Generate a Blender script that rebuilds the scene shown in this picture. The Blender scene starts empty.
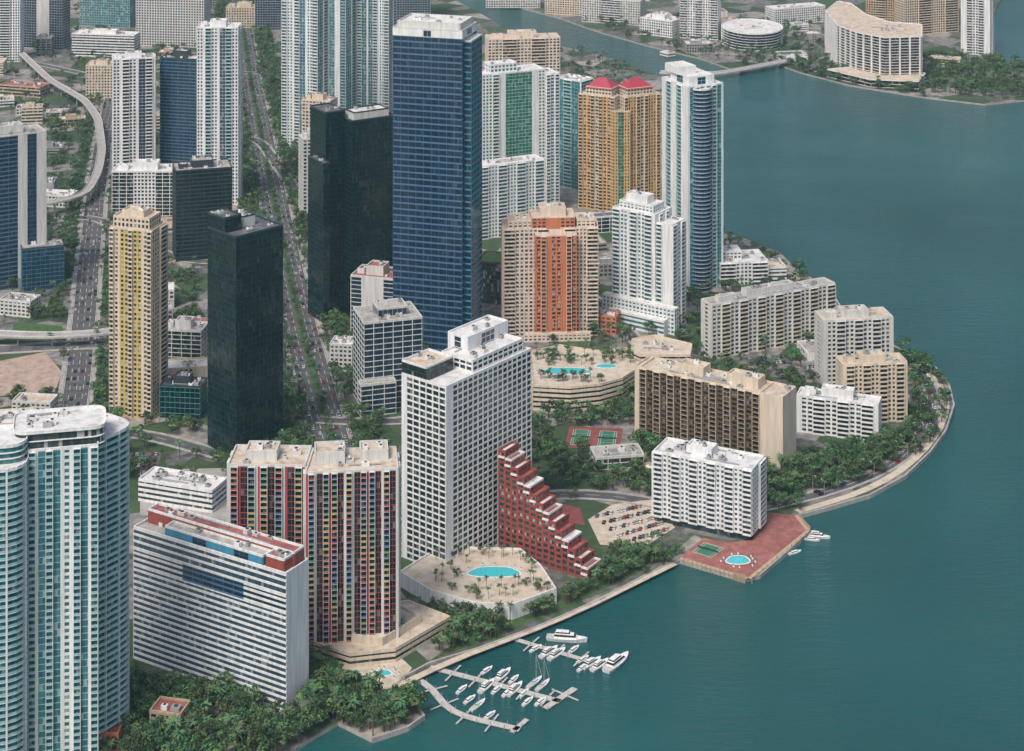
import bpy, math, random
from mathutils import Vector
random.seed(7)
F=1955.0; H=500.0
def P(x,y,h=0.0):
    Y=F*(H-h)/(y+350.0)
    return ((x-512.0)*Y/F, Y)
def hgt(yt,yb): return H*(1-(yt+350.0)/(yb+350.0))
scn=bpy.context.scene
COL=scn.collection
# ---------------------------------------------------------------- materials
MATS={}
def nt(name):
    m=bpy.data.materials.new(name); m.use_nodes=True
    n=m.node_tree.nodes; l=m.node_tree.links
    return m,n,l,n['Principled BSDF']
def wallmat(name,c,rough=0.75,var=0.16,streak=True,metal=0.0):
    if name in MATS: return MATS[name]
    m,n,l,b=nt(name)
    tc=n.new('ShaderNodeTexCoord')
    mp=n.new('ShaderNodeMapping'); mp.inputs['Scale'].default_value=(0.5,0.5,0.04 if streak else 0.5)
    l.new(tc.outputs['Object'],mp.inputs['Vector'])
    no=n.new('ShaderNodeTexNoise'); no.inputs['Scale'].default_value=1.2; no.inputs['Detail'].default_value=5
    l.new(mp.outputs[0],no.inputs['Vector'])
    r=n.new('ShaderNodeValToRGB')
    k=1-var*1.6
    r.color_ramp.elements[0].position=0.3; r.color_ramp.elements[1].position=0.62
    r.color_ramp.elements[0].color=(c[0]*k,c[1]*k,c[2]*k*0.98,1); r.color_ramp.elements[1].color=(c[0],c[1],c[2],1)
    l.new(no.outputs['Fac'],r.inputs[0]); l.new(r.outputs[0],b.inputs['Base Color'])
    b.inputs['Roughness'].default_value=rough; b.inputs['Metallic'].default_value=metal
    MATS[name]=m; return m
def glassmat(name,dark,mid,light,cw=1.6,pl=0.12,rough=0.12,ior=1.6,metal=0.0):
    """glazing: each pane (uv in floors / metres) has its own tint, some have blinds"""
    if name in MATS: return MATS[name]
    m,n,l,b=nt(name)
    uv=n.new('ShaderNodeUVMap')
    mp=n.new('ShaderNodeVectorMath'); mp.operation='MULTIPLY'; mp.inputs[1].default_value=(1.0/cw,1,1)
    l.new(uv.outputs[0],mp.inputs[0])
    fl=n.new('ShaderNodeVectorMath'); fl.operation='FLOOR'; l.new(mp.outputs[0],fl.inputs[0])
    wn=n.new('ShaderNodeTexWhiteNoise'); wn.noise_dimensions='3D'; l.new(fl.outputs[0],wn.inputs['Vector'])
    r=n.new('ShaderNodeValToRGB'); e=r.color_ramp.elements
    e[0].position=0; e[0].color=(*dark,1); e[1].position=1-pl; e[1].color=(*mid,1)
    x=e.new(min(0.999,1-pl+0.02)); x.color=(*light,1)
    l.new(wn.outputs['Value'],r.inputs[0])
    big=n.new('ShaderNodeTexNoise'); big.inputs['Scale'].default_value=0.05; big.inputs['Detail'].default_value=2
    l.new(uv.outputs[0],big.inputs['Vector'])
    mx=n.new('ShaderNodeMixRGB'); mx.blend_type='MULTIPLY'; mx.inputs[0].default_value=0.5
    l.new(r.outputs[0],mx.inputs[1]); l.new(big.outputs['Fac'],mx.inputs[2])
    l.new(mx.outputs[0],b.inputs['Base Color'])
    b.inputs['Roughness'].default_value=rough; b.inputs['IOR'].default_value=ior; b.inputs['Metallic'].default_value=metal
    sub=n.new('ShaderNodeVectorMath'); sub.operation='SUBTRACT'; sub.inputs[1].default_value=(0.5,0.5,0.5)
    l.new(wn.outputs['Color'],sub.inputs[0])
    sc=n.new('ShaderNodeVectorMath'); sc.operation='SCALE'; sc.inputs['Scale'].default_value=0.05; l.new(sub.outputs[0],sc.inputs[0])
    ge=n.new('ShaderNodeNewGeometry'); ad=n.new('ShaderNodeVectorMath'); l.new(ge.outputs['Normal'],ad.inputs[0]); l.new(sc.outputs[0],ad.inputs[1])
    nm=n.new('ShaderNodeVectorMath'); nm.operation='NORMALIZE'; l.new(ad.outputs[0],nm.inputs[0]); l.new(nm.outputs[0],b.inputs['Normal'])
    MATS[name]=m; return m
W=wallmat('white_concrete',(0.78,0.8,0.79))
OW=wallmat('offwhite_concrete',(0.64,0.65,0.62))
CR=wallmat('cream_stucco',(0.68,0.59,0.46))
PK=wallmat('pale_pink_stucco',(0.76,0.64,0.53))
TAN=wallmat('tan_stucco',(0.5,0.38,0.26))
YEL=wallmat('yellow_stucco',(0.58,0.45,0.17))
ORG=wallmat('terracotta_stucco',(0.55,0.19,0.09))
LOR=wallmat('apricot_stucco',(0.66,0.4,0.17))
RED=wallmat('red_stucco',(0.3,0.07,0.055))
GRY=wallmat('grey_concrete',(0.33,0.33,0.32))
DGR=wallmat('dark_grey_metal',(0.04,0.055,0.065),rough=0.4)
MGR=wallmat('dark_green_metal',(0.012,0.04,0.046),rough=0.35)
BRN=wallmat('bronze_panels',(0.12,0.085,0.06),rough=0.5)
BLU=wallmat('blue_panels',(0.06,0.26,0.4))
SPB=wallmat('blue_spandrel',(0.085,0.17,0.28),rough=0.3,var=0.06)
TEAL=wallmat('teal_panels',(0.08,0.36,0.38),rough=0.3)
RAILT=wallmat('green_glass_rail',(0.3,0.56,0.56),rough=0.15,var=0.1)
RAILD=wallmat('smoked_glass_rail',(0.05,0.08,0.09),rough=0.15,var=0.1)
KC=[wallmat('panel_red',(0.42,0.06,0.07)),wallmat('panel_orange',(0.5,0.2,0.07)),wallmat('panel_yellow',(0.55,0.42,0.12)),
    wallmat('panel_green',(0.1,0.28,0.16)),wallmat('panel_blue',(0.07,0.17,0.38)),wallmat('panel_violet',(0.26,0.13,0.32))]
G_BLUE=glassmat('blue_glazing',(0.012,0.035,0.075),(0.022,0.06,0.12),(0.05,0.12,0.2),ior=1.8,metal=0.2,pl=0.08)
G_HBLU=glassmat('grey_blue_glazing',(0.03,0.07,0.11),(0.08,0.14,0.19),(0.3,0.36,0.4),ior=1.6,pl=0.15)
G_TEAL=glassmat('teal_glazing',(0.03,0.15,0.18),(0.08,0.32,0.36),(0.4,0.56,0.56),ior=1.7)
G_DARK=glassmat('dark_glazing',(0.008,0.016,0.02),(0.025,0.05,0.055),(0.2,0.23,0.23),ior=1.6)
G_NEUT=glassmat('clear_glazing',(0.02,0.03,0.035),(0.07,0.1,0.11),(0.5,0.5,0.46),pl=0.22)
G_BLK=glassmat('black_green_glazing',(0.003,0.012,0.016),(0.006,0.028,0.034),(0.015,0.055,0.065),ior=1.6,metal=0.0)
G_BRN=glassmat('bronze_glazing',(0.02,0.014,0.01),(0.05,0.035,0.025),(0.3,0.25,0.18),pl=0.18)
G_GRN=glassmat('green_glazing',(0.01,0.12,0.08),(0.03,0.25,0.17),(0.1,0.4,0.3),pl=0.2)
def roofmat(name,a,b2,c):
    m,n,l,b=nt(name)
    tc=n.new('ShaderNodeTexCoord')
    no=n.new('ShaderNodeTexNoise'); no.inputs['Scale'].default_value=0.18; no.inputs['Detail'].default_value=8; no.inputs['Roughness'].default_value=0.7
    l.new(tc.outputs['Object'],no.inputs['Vector'])
    r=n.new('ShaderNodeValToRGB'); e=r.color_ramp.elements
    e[0].position=0.34; e[0].color=(*a,1); e[1].position=0.66; e[1].color=(*c,1)
    x=e.new(0.5); x.color=(*b2,1)
    l.new(no.outputs['Fac'],r.inputs[0]); l.new(r.outputs[0],b.inputs['Base Color']); b.inputs['Roughness'].default_value=0.9
    MATS[name]=m; return m
R_GRY=roofmat('gravel_roof',(0.2,0.19,0.17),(0.36,0.35,0.32),(0.48,0.47,0.45))
R_WHT=roofmat('white_roof',(0.42,0.42,0.4),(0.64,0.64,0.62),(0.74,0.74,0.72))
R_TAN=roofmat('tan_roof',(0.36,0.29,0.21),(0.54,0.46,0.36),(0.64,0.58,0.5))
R_RED=roofmat('red_roof',(0.2,0.065,0.06),(0.3,0.1,0.09),(0.36,0.15,0.13))
R_DRK=roofmat('dark_roof',(0.05,0.06,0.07),(0.1,0.11,0.12),(0.18,0.18,0.18))
ASPH=roofmat('asphalt',(0.06,0.06,0.062),(0.09,0.09,0.092),(0.13,0.13,0.13))
PAVE=roofmat('concrete_pavement',(0.26,0.25,0.23),(0.35,0.34,0.32),(0.42,0.41,0.38))
SANDP=roofmat('tan_paving',(0.42,0.35,0.26),(0.54,0.47,0.37),(0.62,0.56,0.47))
REDP=roofmat('red_brick_paving',(0.22,0.075,0.065),(0.29,0.11,0.095),(0.35,0.17,0.15))
GRASS=roofmat('grass',(0.03,0.07,0.022),(0.05,0.11,0.035),(0.09,0.15,0.05))
DIRT=roofmat('bare_soil',(0.28,0.2,0.15),(0.4,0.3,0.24),(0.48,0.39,0.33))
COURT=roofmat('green_court',(0.03,0.13,0.085),(0.04,0.16,0.1),(0.05,0.19,0.12))
COURTR=roofmat('red_court',(0.18,0.045,0.045),(0.23,0.06,0.055),(0.28,0.09,0.08))
PAINT=wallmat('white_paint',(0.8,0.8,0.78),streak=False)
STEEL=wallmat('galvanised_metal',(0.4,0.41,0.42),rough=0.4,streak=False)
POOLM,n,l,b=nt('pool_water'); b.inputs['Base Color'].default_value=(0.06,0.5,0.55,1); b.inputs['Roughness'].default_value=0.08
no=n.new('ShaderNodeTexNoise'); no.inputs['Scale'].default_value=1.5; bp=n.new('ShaderNodeBump'); bp.inputs['Strength'].default_value=0.15
l.new(no.outputs['Fac'],bp.inputs['Height']); l.new(bp.outputs[0],b.inputs['Normal'])
# ground
GROUND,n,l,b=nt('city_ground')
tc=n.new('ShaderNodeTexCoord')
vo=n.new('ShaderNodeTexVoronoi'); vo.inputs['Scale'].default_value=0.03
l.new(tc.outputs['Object'],vo.inputs['Vector'])
no=n.new('ShaderNodeTexNoise'); no.inputs['Scale'].default_value=0.15; no.inputs['Detail'].default_value=8
l.new(tc.outputs['Object'],no.inputs['Vector'])
sp=n.new('ShaderNodeSeparateColor'); l.new(vo.outputs['Color'],sp.inputs[0])
mm=n.new('ShaderNodeMath'); mm.operation='MULTIPLY_ADD'; mm.inputs[1].default_value=0.5; l.new(sp.outputs[0],mm.inputs[0])
m2=n.new('ShaderNodeMath'); m2.operation='MULTIPLY'; m2.inputs[1].default_value=0.6; l.new(no.outputs['Fac'],m2.inputs[0]); l.new(m2.outputs[0],mm.inputs[2])
r=n.new('ShaderNodeValToRGB'); e=r.color_ramp.elements
e[0].position=0.25; e[0].color=(0.03,0.06,0.025,1); e[1].position=0.85; e[1].color=(0.36,0.33,0.29,1)
for p,c in((0.5,(0.05,0.09,0.035,1)),(0.55,(0.1,0.1,0.1,1)),(0.68,(0.19,0.185,0.175,1))):
    x=e.new(p); x.color=c
l.new(mm.outputs[0],r.inputs[0]); l.new(r.outputs[0],b.inputs['Base Color']); b.inputs['Roughness'].default_value=0.95
# water
WATER,n,l,b=nt('bay_water')
tc=n.new('ShaderNodeTexCoord')
n1=n.new('ShaderNodeTexNoise'); n1.inputs['Scale'].default_value=0.0022; n1.inputs['Detail'].default_value=5
l.new(tc.outputs['Object'],n1.inputs['Vector'])
r=n.new('ShaderNodeValToRGB'); e=r.color_ramp.elements
e[0].position=0.35; e[0].color=(0.008,0.066,0.068,1); e[1].position=0.65; e[1].color=(0.016,0.108,0.105,1)
l.new(n1.outputs['Fac'],r.inputs[0]); l.new(r.outputs[0],b.inputs['Base Color'])
b.inputs['Roughness'].default_value=0.07; b.inputs['IOR'].default_value=1.33
mp=n.new('ShaderNodeMapping'); mp.inputs['Scale'].default_value=(0.09,0.22,0.2); mp.inputs['Rotation'].default_value=(0,0,0.3)
l.new(tc.outputs['Object'],mp.inputs['Vector'])
n2=n.new('ShaderNodeTexNoise'); n2.inputs['Scale'].default_value=1.0; n2.inputs['Detail'].default_value=5; n2.inputs['Roughness'].default_value=0.65
l.new(mp.outputs[0],n2.inputs['Vector'])
n3=n.new('ShaderNodeTexNoise'); n3.inputs['Scale'].default_value=0.01; n3.inputs['Detail'].default_value=3; l.new(tc.outputs['Object'],n3.inputs['Vector'])
mu=n.new('ShaderNodeMath'); mu.operation='MULTIPLY'; l.new(n2.outputs['Fac'],mu.inputs[0]); l.new(n3.outputs['Fac'],mu.inputs[1])
bp=n.new('ShaderNodeBump'); bp.inputs['Strength'].default_value=1.0; bp.inputs['Distance'].default_value=2.6
l.new(mu.outputs[0],bp.inputs['Height']); l.new(bp.outputs[0],b.inputs['Normal'])
# ---------------------------------------------------------------- mesh builder
class MB:
    def __init__(s): s.v=[];s.f=[];s.m=[];s.mats=[];s.uv=[];s.hasuv=False
    def mi(s,m):
        for i,x in enumerate(s.mats):
            if x is m: return i
        s.mats.append(m); return len(s.mats)-1
    def face(s,pts,m,uv=None):
        k=len(s.v); s.v.extend(pts); s.f.append(tuple(range(k,k+len(pts)))); s.m.append(s.mi(m))
        if uv: s.uv.extend(uv); s.hasuv=True
        else: s.uv.extend([(p[0]*0.3,p[2]*0.3) for p in pts])
    def obox(s,A,d,n,u0,u1,p0,p1,z0,z1,m,back=False):
        k=len(s.v)
        for z in(z0,z1):
            for(u,p)in((u0,p1),(u1,p1),(u1,p0),(u0,p0)):
                s.v.append((A[0]+d[0]*u+n[0]*p,A[1]+d[1]*u+n[1]*p,z))
        fs=[(k,k+1,k+5,k+4),(k+1,k+2,k+6,k+5),(k+3,k,k+4,k+7),(k+4,k+5,k+6,k+7),(k+3,k+2,k+1,k)]
        if back: fs.append((k+2,k+3,k+7,k+6))
        i=s.mi(m)
        for f in fs:
            s.f.append(f); s.m.append(i); s.uv.extend([(0,0)]*4)
    def prism(s,poly,z0,z1,m,mtop=None,fh=None,bottom=False):
        cu=0
        for i in range(len(poly)):
            a=poly[i]; b=poly[(i+1)%len(poly)]; L=math.dist(a,b)
            q=fh or 1.0
            s.face([(a[0],a[1],z0),(b[0],b[1],z0),(b[0],b[1],z1),(a[0],a[1],z1)],m,
                   [(cu,0.001),(cu+L,0.001),(cu+L,(z1-z0)/q),(cu,(z1-z0)/q)])
            cu+=L+3.7
        s.face([(a[0],a[1],z1) for a in poly],mtop or m)
        if bottom: s.face([(a[0],a[1],z0) for a in reversed(poly)],m)
    def build(s,name,parent=None,off=(0,0,0),smooth=False):
        if not s.f: return None
        me=bpy.data.meshes.new(name)
        me.from_pydata([(x-off[0],y-off[1],z-off[2]) for x,y,z in s.v],[],s.f)
        for m in s.mats: me.materials.append(m)
        me.polygons.foreach_set('material_index',s.m)
        if s.hasuv:
            ul=me.uv_layers.new(name='UVMap')
            fl=[c for p in s.uv for c in p]; ul.data.foreach_set('uv',fl)
        if smooth: me.polygons.foreach_set('use_smooth',[True]*len(s.f))
        me.update()
        o=bpy.data.objects.new(name,me); COL.objects.link(o)
        if parent: o.parent=parent
        else: o.location=off
        return o
def ngon(cx,cy,r,n=10,ry=None,rot=0):
    return [(cx+r*math.cos(rot+2*math.pi*i/n),cy+(ry or r)*math.sin(rot+2*math.pi*i/n)) for i in range(n)]
def offset(poly,d):
    out=[];n=len(poly)
    for i in range(n):
        a=poly[i-1];b=poly[i];c=poly[(i+1)%n]
        def nn(p,q):
            L=math.dist(p,q) or 1; return ((q[1]-p[1])/L,-(q[0]-p[0])/L)
        n1=nn(a,b);n2=nn(b,c); mx=n1[0]+n2[0];my=n1[1]+n2[1]; q=(mx*mx+my*my)/2 or 1
        out.append((b[0]+mx*d/q,b[1]+my*d/q))
    return out
def bil(poly,u,v):
    a,b,c,d=poly[0],poly[1],poly[2],poly[3]
    return (a[0]*(1-u)*(1-v)+b[0]*u*(1-v)+c[0]*u*v+d[0]*(1-u)*v, a[1]*(1-u)*(1-v)+b[1]*u*(1-v)+c[1]*u*v+d[1]*(1-u)*v)
def sub(poly,u0,u1,v0,v1): return [bil(poly,u0,v0),bil(poly,u1,v0),bil(poly,u1,v1),bil(poly,u0,v1)]
FOOT=[]
def inpoly(p,poly):
    x,y=p;c=False;n=len(poly);j=n-1
    for i in range(n):
        xi,yi=poly[i];xj,yj=poly[j]
        if (yi>y)!=(yj>y) and x<(xj-xi)*(y-yi)/(yj-yi)+xi: c=not c
        j=i
    return c
class Bld:
    def __init__(s,name,**st):
        s.name=name; s.k={q:MB() for q in('windows','walls','balconies','roof','rooftop_equipment')}
        s.st=dict(fh=3.2,wall=W,acc=OW,glass=G_NEUT,rail=W,roof=R_GRY,gap=3.4); s.st.update(st); s.last=None
    def quad(s,A,B,depth,h):
        a=P(*A,h);b=P(*B,h);L=math.dist(a,b);n=(-(b[1]-a[1])/L,(b[0]-a[0])/L)
        return [a,b,(b[0]+n[0]*depth,b[1]+n[1]*depth),(a[0]+n[0]*depth,a[1]+n[1]*depth)]
    def part(s,poly,z0,z1,pats,foot=None,par=True,eq=0,**st):
        S=dict(s.st);S.update(st)
        if foot is None: foot=z0<1
        if foot: FOOT.append(offset(poly,3.0))
        nf=max(1,round((z1-z0)/S['fh']));fh=(z1-z0)/nf
        s.k['windows'].prism(poly,z0,z1,S['glass'],S['roof'],fh=fh)
        Wb=s.k['walls'];Bb=s.k['balconies']
        wm=S['wall'];ac=S['acc'];rl=S['rail']
        N=len(poly)
        for i in range(N):
            A=poly[i];B=poly[(i+1)%N];L=math.dist(A,B)
            if L<0.5: continue
            d=((B[0]-A[0])/L,(B[1]-A[1])/L);n=(d[1],-d[0])
            pat=pats[i%len(pats)]
            bays=[]
            for ch in pat:
                if bays and bays[-1][0]==ch and ch in'WwGgSTRPQEL': bays[-1][1]+=1
                else: bays.append([ch,1])
            tot=sum((0.35 if x[0]in'St' and len(bays)>6 else 1)*x[1] for x in bays);u=0
            for bi,(ch,wt) in enumerate(bays):
                if ch in'St' and len(bays)>6: wt*=0.35
                u0=u;u1=u+L*wt/tot;u=u1
                last=bi==len(bays)-1
                def bands(m,hb,p,off=0.0,t=0):
                    ue=u1+(p if last else 0)
                    for k in range(nf):
                        Wb.obox(A,d,n,u0,ue,0,p,z0+k*fh+off,z0+k*fh+off+hb,m)
                    Wb.obox(A,d,n,u0,ue,0,p,z1-0.5,z1+0.02,m)
                def piers(m,gap,w,p):
                    q=max(1,round((u1-u0)/gap))
                    for k in range(q+1):
                        c=u0+(u1-u0)*k/q
                        lo=max(u0,c-w/2);hi=min(u1,c+w/2)
                        Wb.obox(A,d,n,lo,hi,0,p,z0,z1+0.03,m)
                if ch=='S': Wb.obox(A,d,n,u0,u1+(0.3 if last else 0),0,0.3,z0,z1+0.03,wm)
                elif ch=='T' or ch=='t': Wb.obox(A,d,n,u0,u1,0,0.32,z0,z1+0.04,ac)
                elif ch=='W': bands(wm,1.25,0.25); piers(wm,S['gap'],1.2,0.253)
                elif ch=='w': bands(ac,1.25,0.25); piers(ac,S['gap'],1.2,0.253)
                elif ch=='P': bands(wm,0.95,0.3); piers(wm,S['gap'],0.75,0.4)
                elif ch=='Q': bands(ac,0.5,0.2); piers(wm,S['gap'],0.9,0.9)
                elif ch=='R': bands(wm,S.get('rb',1.5),0.35)
                elif ch=='L': bands(ac,S.get('lb',0.9),0.1); piers(ac,6.0,0.2,0.12)
                elif ch=='E': bands(wm,0.45,0.3); piers(wm,S['gap']*2,0.5,0.2)
                elif ch=='G': bands(ac,0.3,0.12); piers(ac,S['gap'],0.14,0.16)
                elif ch=='g': bands(ac,0.22,0.08); piers(ac,3.0,0.1,0.09)
                elif ch in'BbK':
                    p=1.5
                    Bb.obox(A,d,n,u0,u0+0.25,0,p,z0,z1,wm); Bb.obox(A,d,n,u1-0.25,u1,0,p,z0,z1,wm)
                    kc=random.randint(0,5);run=random.randint(3,6)
                    for k in range(nf):
                        z=z0+k*fh
                        Bb.obox(A,d,n,u0+0.25,u1-0.25,0,p-0.02,z,z+0.25,wm)
                        mm=rl if ch=='B' else ac
                        if ch=='K': mm=KC[(kc+k//run)%6]
                        Bb.obox(A,d,n,u0+0.25,u1-0.25,p-0.14,p,z+0.25,z+(1.2 if ch!='K' else 1.05),mm,back=True)
                    Bb.obox(A,d,n,u0+0.25,u1-0.25,0,p-0.02,z1-0.2,z1,wm)
            if par:
                Wb.obox(A,d,n,-0.0,L,-0.35,0.3,z1+0.03,z1+1.1,wm if S.get('parm') is None else S['parm'],back=True)
        s.last=(poly,z1)
        if eq: s.equip(poly,z1,eq)
        return poly
    def ring(s,poly,z0,z1,out=1.3,pier=0,rail=None,foot=None,**st):
        S=dict(s.st);S.update(st)
        if foot is None: foot=z0<1
        if foot: FOOT.append(offset(poly,3.0))
        nf=max(1,round((z1-z0)/S['fh']));fh=(z1-z0)/nf
        s.k['windows'].prism(poly,z0,z1,S['glass'],S['roof'],fh=fh)
        po=offset(poly,out)
        N=len(poly)
        for k in range(nf):
            z=z0+k*fh
            s.k['balconies'].prism(po,z,z+0.3,S['wall'],bottom=True)
            if rail:
                for i in range(N):
                    A=po[i];B=po[(i+1)%N];L=math.dist(A,B)
                    if L<0.1: continue
                    d=((B[0]-A[0])/L,(B[1]-A[1])/L);n=(d[1],-d[0])
                    s.k['balconies'].obox(A,d,n,0,L,-0.12,-0.02,z+0.3,z+1.35,rail,back=True)
        s.k['roof'].prism(po,z1,z1+0.35,S['wall'],S['roof'],bottom=True)
        cu=0;nxt=0
        for i in range(N):
            A=poly[i];B=poly[(i+1)%N];L=math.dist(A,B)
            if L<0.1: continue
            d=((B[0]-A[0])/L,(B[1]-A[1])/L);n=(d[1],-d[0])
            s.k['walls'].obox(A,d,n,0,L,out-0.5,out-0.1,z1+0.35,z1+1.4,S['wall'],back=True)
            if pier:
                while nxt<cu+L:
                    u=max(0,nxt-cu); s.k['walls'].obox(A,d,n,u,min(L,u+1.6),0,out+0.15,z0,z1+1.2,S['wall']); nxt+=pier
            cu+=L
        s.last=(poly,z1+0.35)
        return poly
    def equip(s,poly,z,n):
        """lift rooms, air handlers with fans, ducts and pipes"""
        q=s.k['rooftop_equipment']
        if len(poly)!=4:
            xs=[p[0] for p in poly];ys=[p[1] for p in poly];cx=sum(xs)/len(xs);cy=sum(ys)/len(ys)
            a=(max(xs)-min(xs))*0.28;b=(max(ys)-min(ys))*0.22
            poly=[(cx-a,cy-b),(cx+a,cy-b),(cx+a,cy+b),(cx-a,cy+b)]
        Lu=math.dist(poly[0],poly[1]);Lv=math.dist(poly[1],poly[2])
        for i in range(n):
            w=random.uniform(1.5,4.2);e=random.uniform(1.5,3.4);hh=random.uniform(1.0,2.4)
            u=random.uniform(0.08,0.88);v=random.uniform(0.1,0.86)
            u1=min(0.96,u+w/Lu);v1=min(0.94,v+e/Lv)
            if u1-u<0.01 or v1-v<0.01: continue
            q.prism(sub(poly,u,u1,v,v1),z+0.02+i*0.003,z+hh,random.choice([STEEL,W,GRY,OW]))
            c=bil(poly,(u+u1)/2,(v+v1)/2)
            q.prism(ngon(*c,min(w,e)*0.33,8),z+hh,z+hh+0.35,DGR)
        for i in range(n//4):
            v=random.uniform(0.15,0.85); u=random.uniform(0.1,0.5)
            q.prism(sub(poly,u,min(0.92,u+0.35),v,min(0.93,v+0.5/Lv)),z+0.4,z+0.9,STEEL,bottom=True)
        for i in range(n//5):
            c=bil(poly,random.uniform(0.2,0.8),random.uniform(0.2,0.8)); q.prism(ngon(*c,0.12,5),z,z+random.uniform(4,8),STEEL)
    def pent(s,u0,u1,v0,v1,dh,pat='S',eq=3,base=None,**st):
        poly,z=base or s.last
        keep=(poly,z)
        pp=sub(poly,u0,u1,v0,v1)
        s.part(pp,z+0.04,z+dh,[pat] if isinstance(pat,str) else pat,foot=False,eq=eq,**st)
        new=s.last; s.last=keep
        return new
    def done(s):
        allv=[v for k in s.k.values() for v in k.v]
        cx=sum(v[0] for v in allv)/len(allv);cy=sum(v[1] for v in allv)/len(allv)
        e=bpy.data.objects.new(s.name,None); e.empty_display_size=5; e.location=(cx,cy,0); COL.objects.link(e)
        for nme,k in s.k.items(): k.build(nme,e,(cx,cy,0))
        return e
def simple(name,A,B,yb,depth,pats,pent=True,eq=8,h=None,**st):
    h=h or hgt(max(A[1],B[1]),yb)
    b=Bld(name,**st)
    poly=b.quad(A,B,depth,h)
    b.part(poly,0,h,pats,eq=eq)
    if pent:
        p=(poly,h)
        b.pent(0.3,0.68,0.25,0.75,random.uniform(3.5,6),'S',base=p)
        if eq>5: b.pent(0.08,0.22,0.3,0.65,2.8,'S',eq=1,base=p)
    b.done(); return b,poly,h
def sheet(name,pts,z,m,px=True,build=True):
    q=MB(); q.face([(*(P(*p) if px else p),z) for p in pts],m); return q.build(name)
# ---------------------------------------------------------------- ground & water
q=MB(); q.face([(-20000,-3000,-1.8),(20000,-3000,-1.8),(20000,40000,-1.8),(-20000,40000,-1.8)],WATER); q.build('bay_water')
shore=[(262,775),(300,745),(338,722),(372,739),(408,727),(424,716),(412,700),(392,692),(402,678),(430,663),(480,648),(540,626),(600,600),(650,573),(680,560),
 (745,579),(760,575),(800,540),(809,527),(797,516),(830,507),(870,495),(905,476),(930,452),(946,430),(954,405),(949,385),(936,368),(915,356),(880,340),(850,322),(830,290),(797,270),(780,252),(750,240),(722,232),
 (715,190),(700,140),(690,105),(668,80),(630,64),(590,52),(550,44),(505,28),(482,14),(455,0),(410,-14),(330,-34),(200,-60)]
main=[(-9000,300),(-260,300)]+[P(*p) for p in shore]+[(-9000,7000)]
north=[(-6000,9000)]+[P(230,-80),P(340,-48),P(440,-22),P(500,2),P(560,18),P(600,32),P(650,46),P(700,58),P(740,72),P(775,63),P(800,72),P(850,85),P(925,97),P(985,104),P(1024,100),P(1070,92),P(1065,66),P(1010,64),P(990,50),P(990,20),P(1010,-20),P(1060,-80),(2500,9000)]
def landm(name,poly):
    q=MB(); q.face([(x,y,0) for x,y in poly],GROUND)
    n=len(poly)
    for i in range(n):
        a=poly[i];b=poly[(i+1)%n]; q.face([(a[0],a[1],-4),(b[0],b[1],-4),(b[0],b[1],0),(a[0],a[1],0)],PAVE)
    q.build(name)
landm('ground',main); landm('ground',north)
ROADS=[]
def ribbon(q,pts,w,z,m,off=0.0,thick=0):
    n=len(pts);L=[];R=[]
    for i in range(n):
        a=pts[max(0,i-1)];b=pts[min(n-1,i+1)];l_=math.dist(a,b) or 1
        nx=-(b[1]-a[1])/l_;ny=(b[0]-a[0])/l_;p=pts[i]
        L.append((p[0]+nx*(off+w/2),p[1]+ny*(off+w/2)));R.append((p[0]+nx*(off-w/2),p[1]+ny*(off-w/2)))
    for i in range(n-1):
        q.face([(*R[i],z),(*R[i+1],z),(*L[i+1],z),(*L[i],z)],m)
        if thick:
            q.face([(*R[i],z-thick),(*R[i+1],z-thick),(*R[i+1],z),(*R[i],z)],m)
            q.face([(*L[i+1],z-thick),(*L[i],z-thick),(*L[i],z),(*L[i+1],z)],m)
            q.face([(*L[i],z-thick),(*L[i+1],z-thick),(*R[i+1],z-thick),(*R[i],z-thick)],m)
def dense(pts,step=15):
    out=[]
    for i in range(len(pts)-1):
        a=pts[i];b=pts[i+1];k=max(1,int(math.dist(a,b)/step))
        for j in range(k): out.append((a[0]+(b[0]-a[0])*j/k,a[1]+(b[1]-a[1])*j/k))
    out.append(pts[-1]);
    for _ in range(3): out=[out[0]]+[((out[i-1][0]+2*out[i][0]+out[i+1][0])/4,(out[i-1][1]+2*out[i][1]+out[i+1][1])/4) for i in range(1,len(out)-1)]+[out[-1]]
    return out
zr=[0.02]
def road(pxs,w,lanes=2,side=2.5,median=0,name='road',z=None):
    pts=dense([P(*p) for p in pxs]); ROADS.append((pts,w/2+side))
    zr[0]+=0.004; z0=z if z is not None else zr[0]
    q=MB(); ribbon(q,pts,w,z0,ASPH)
    q.build(name)
    m=MB()
    for s_ in(-1,1): ribbon(m,pts,0.25,z0+0.004,PAINT,off=s_*(w/2-0.5))
    for k in range(1,lanes):
        o=-w/2+w*k/lanes
        if median and abs(o)<median: continue
        for i in range(0,len(pts)-1):
            a,b=pts[i],pts[i+1]; mid=((a[0]+b[0])/2,(a[1]+b[1])/2)
            ribbon(m,[a,mid],0.22,z0+0.004,PAINT,off=o)
    m.build('road_marking')
    if side:
        s2=MB()
        for s_ in(-1,1): ribbon(s2,pts,side,z0+0.12,PAVE,off=s_*(w/2+side/2),thick=0.15)
        s2.build('pavement')
    if median:
        s3=MB(); ribbon(s3,pts,median,z0+0.13,GRASS,thick=0.15); s3.build('grass_median')
    return pts
AVE=road([(352,540),(338,470),(320,400),(301,330),(284,250),(268,170),(252,90),(243,30),(236,-30)],25,6,4,median=4)
ST2=road([(60,470),(70,430),(78,380),(84,320),(89,260),(95,200),(102,150),(112,100),(120,60)],18,4,3)
road([(-60,352),(0,350),(110,343),(170,350)],14,4,3,z=0.2)
road([(60,430),(140,432),(230,458),(330,480)],11,2,2,z=0.21)
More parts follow.
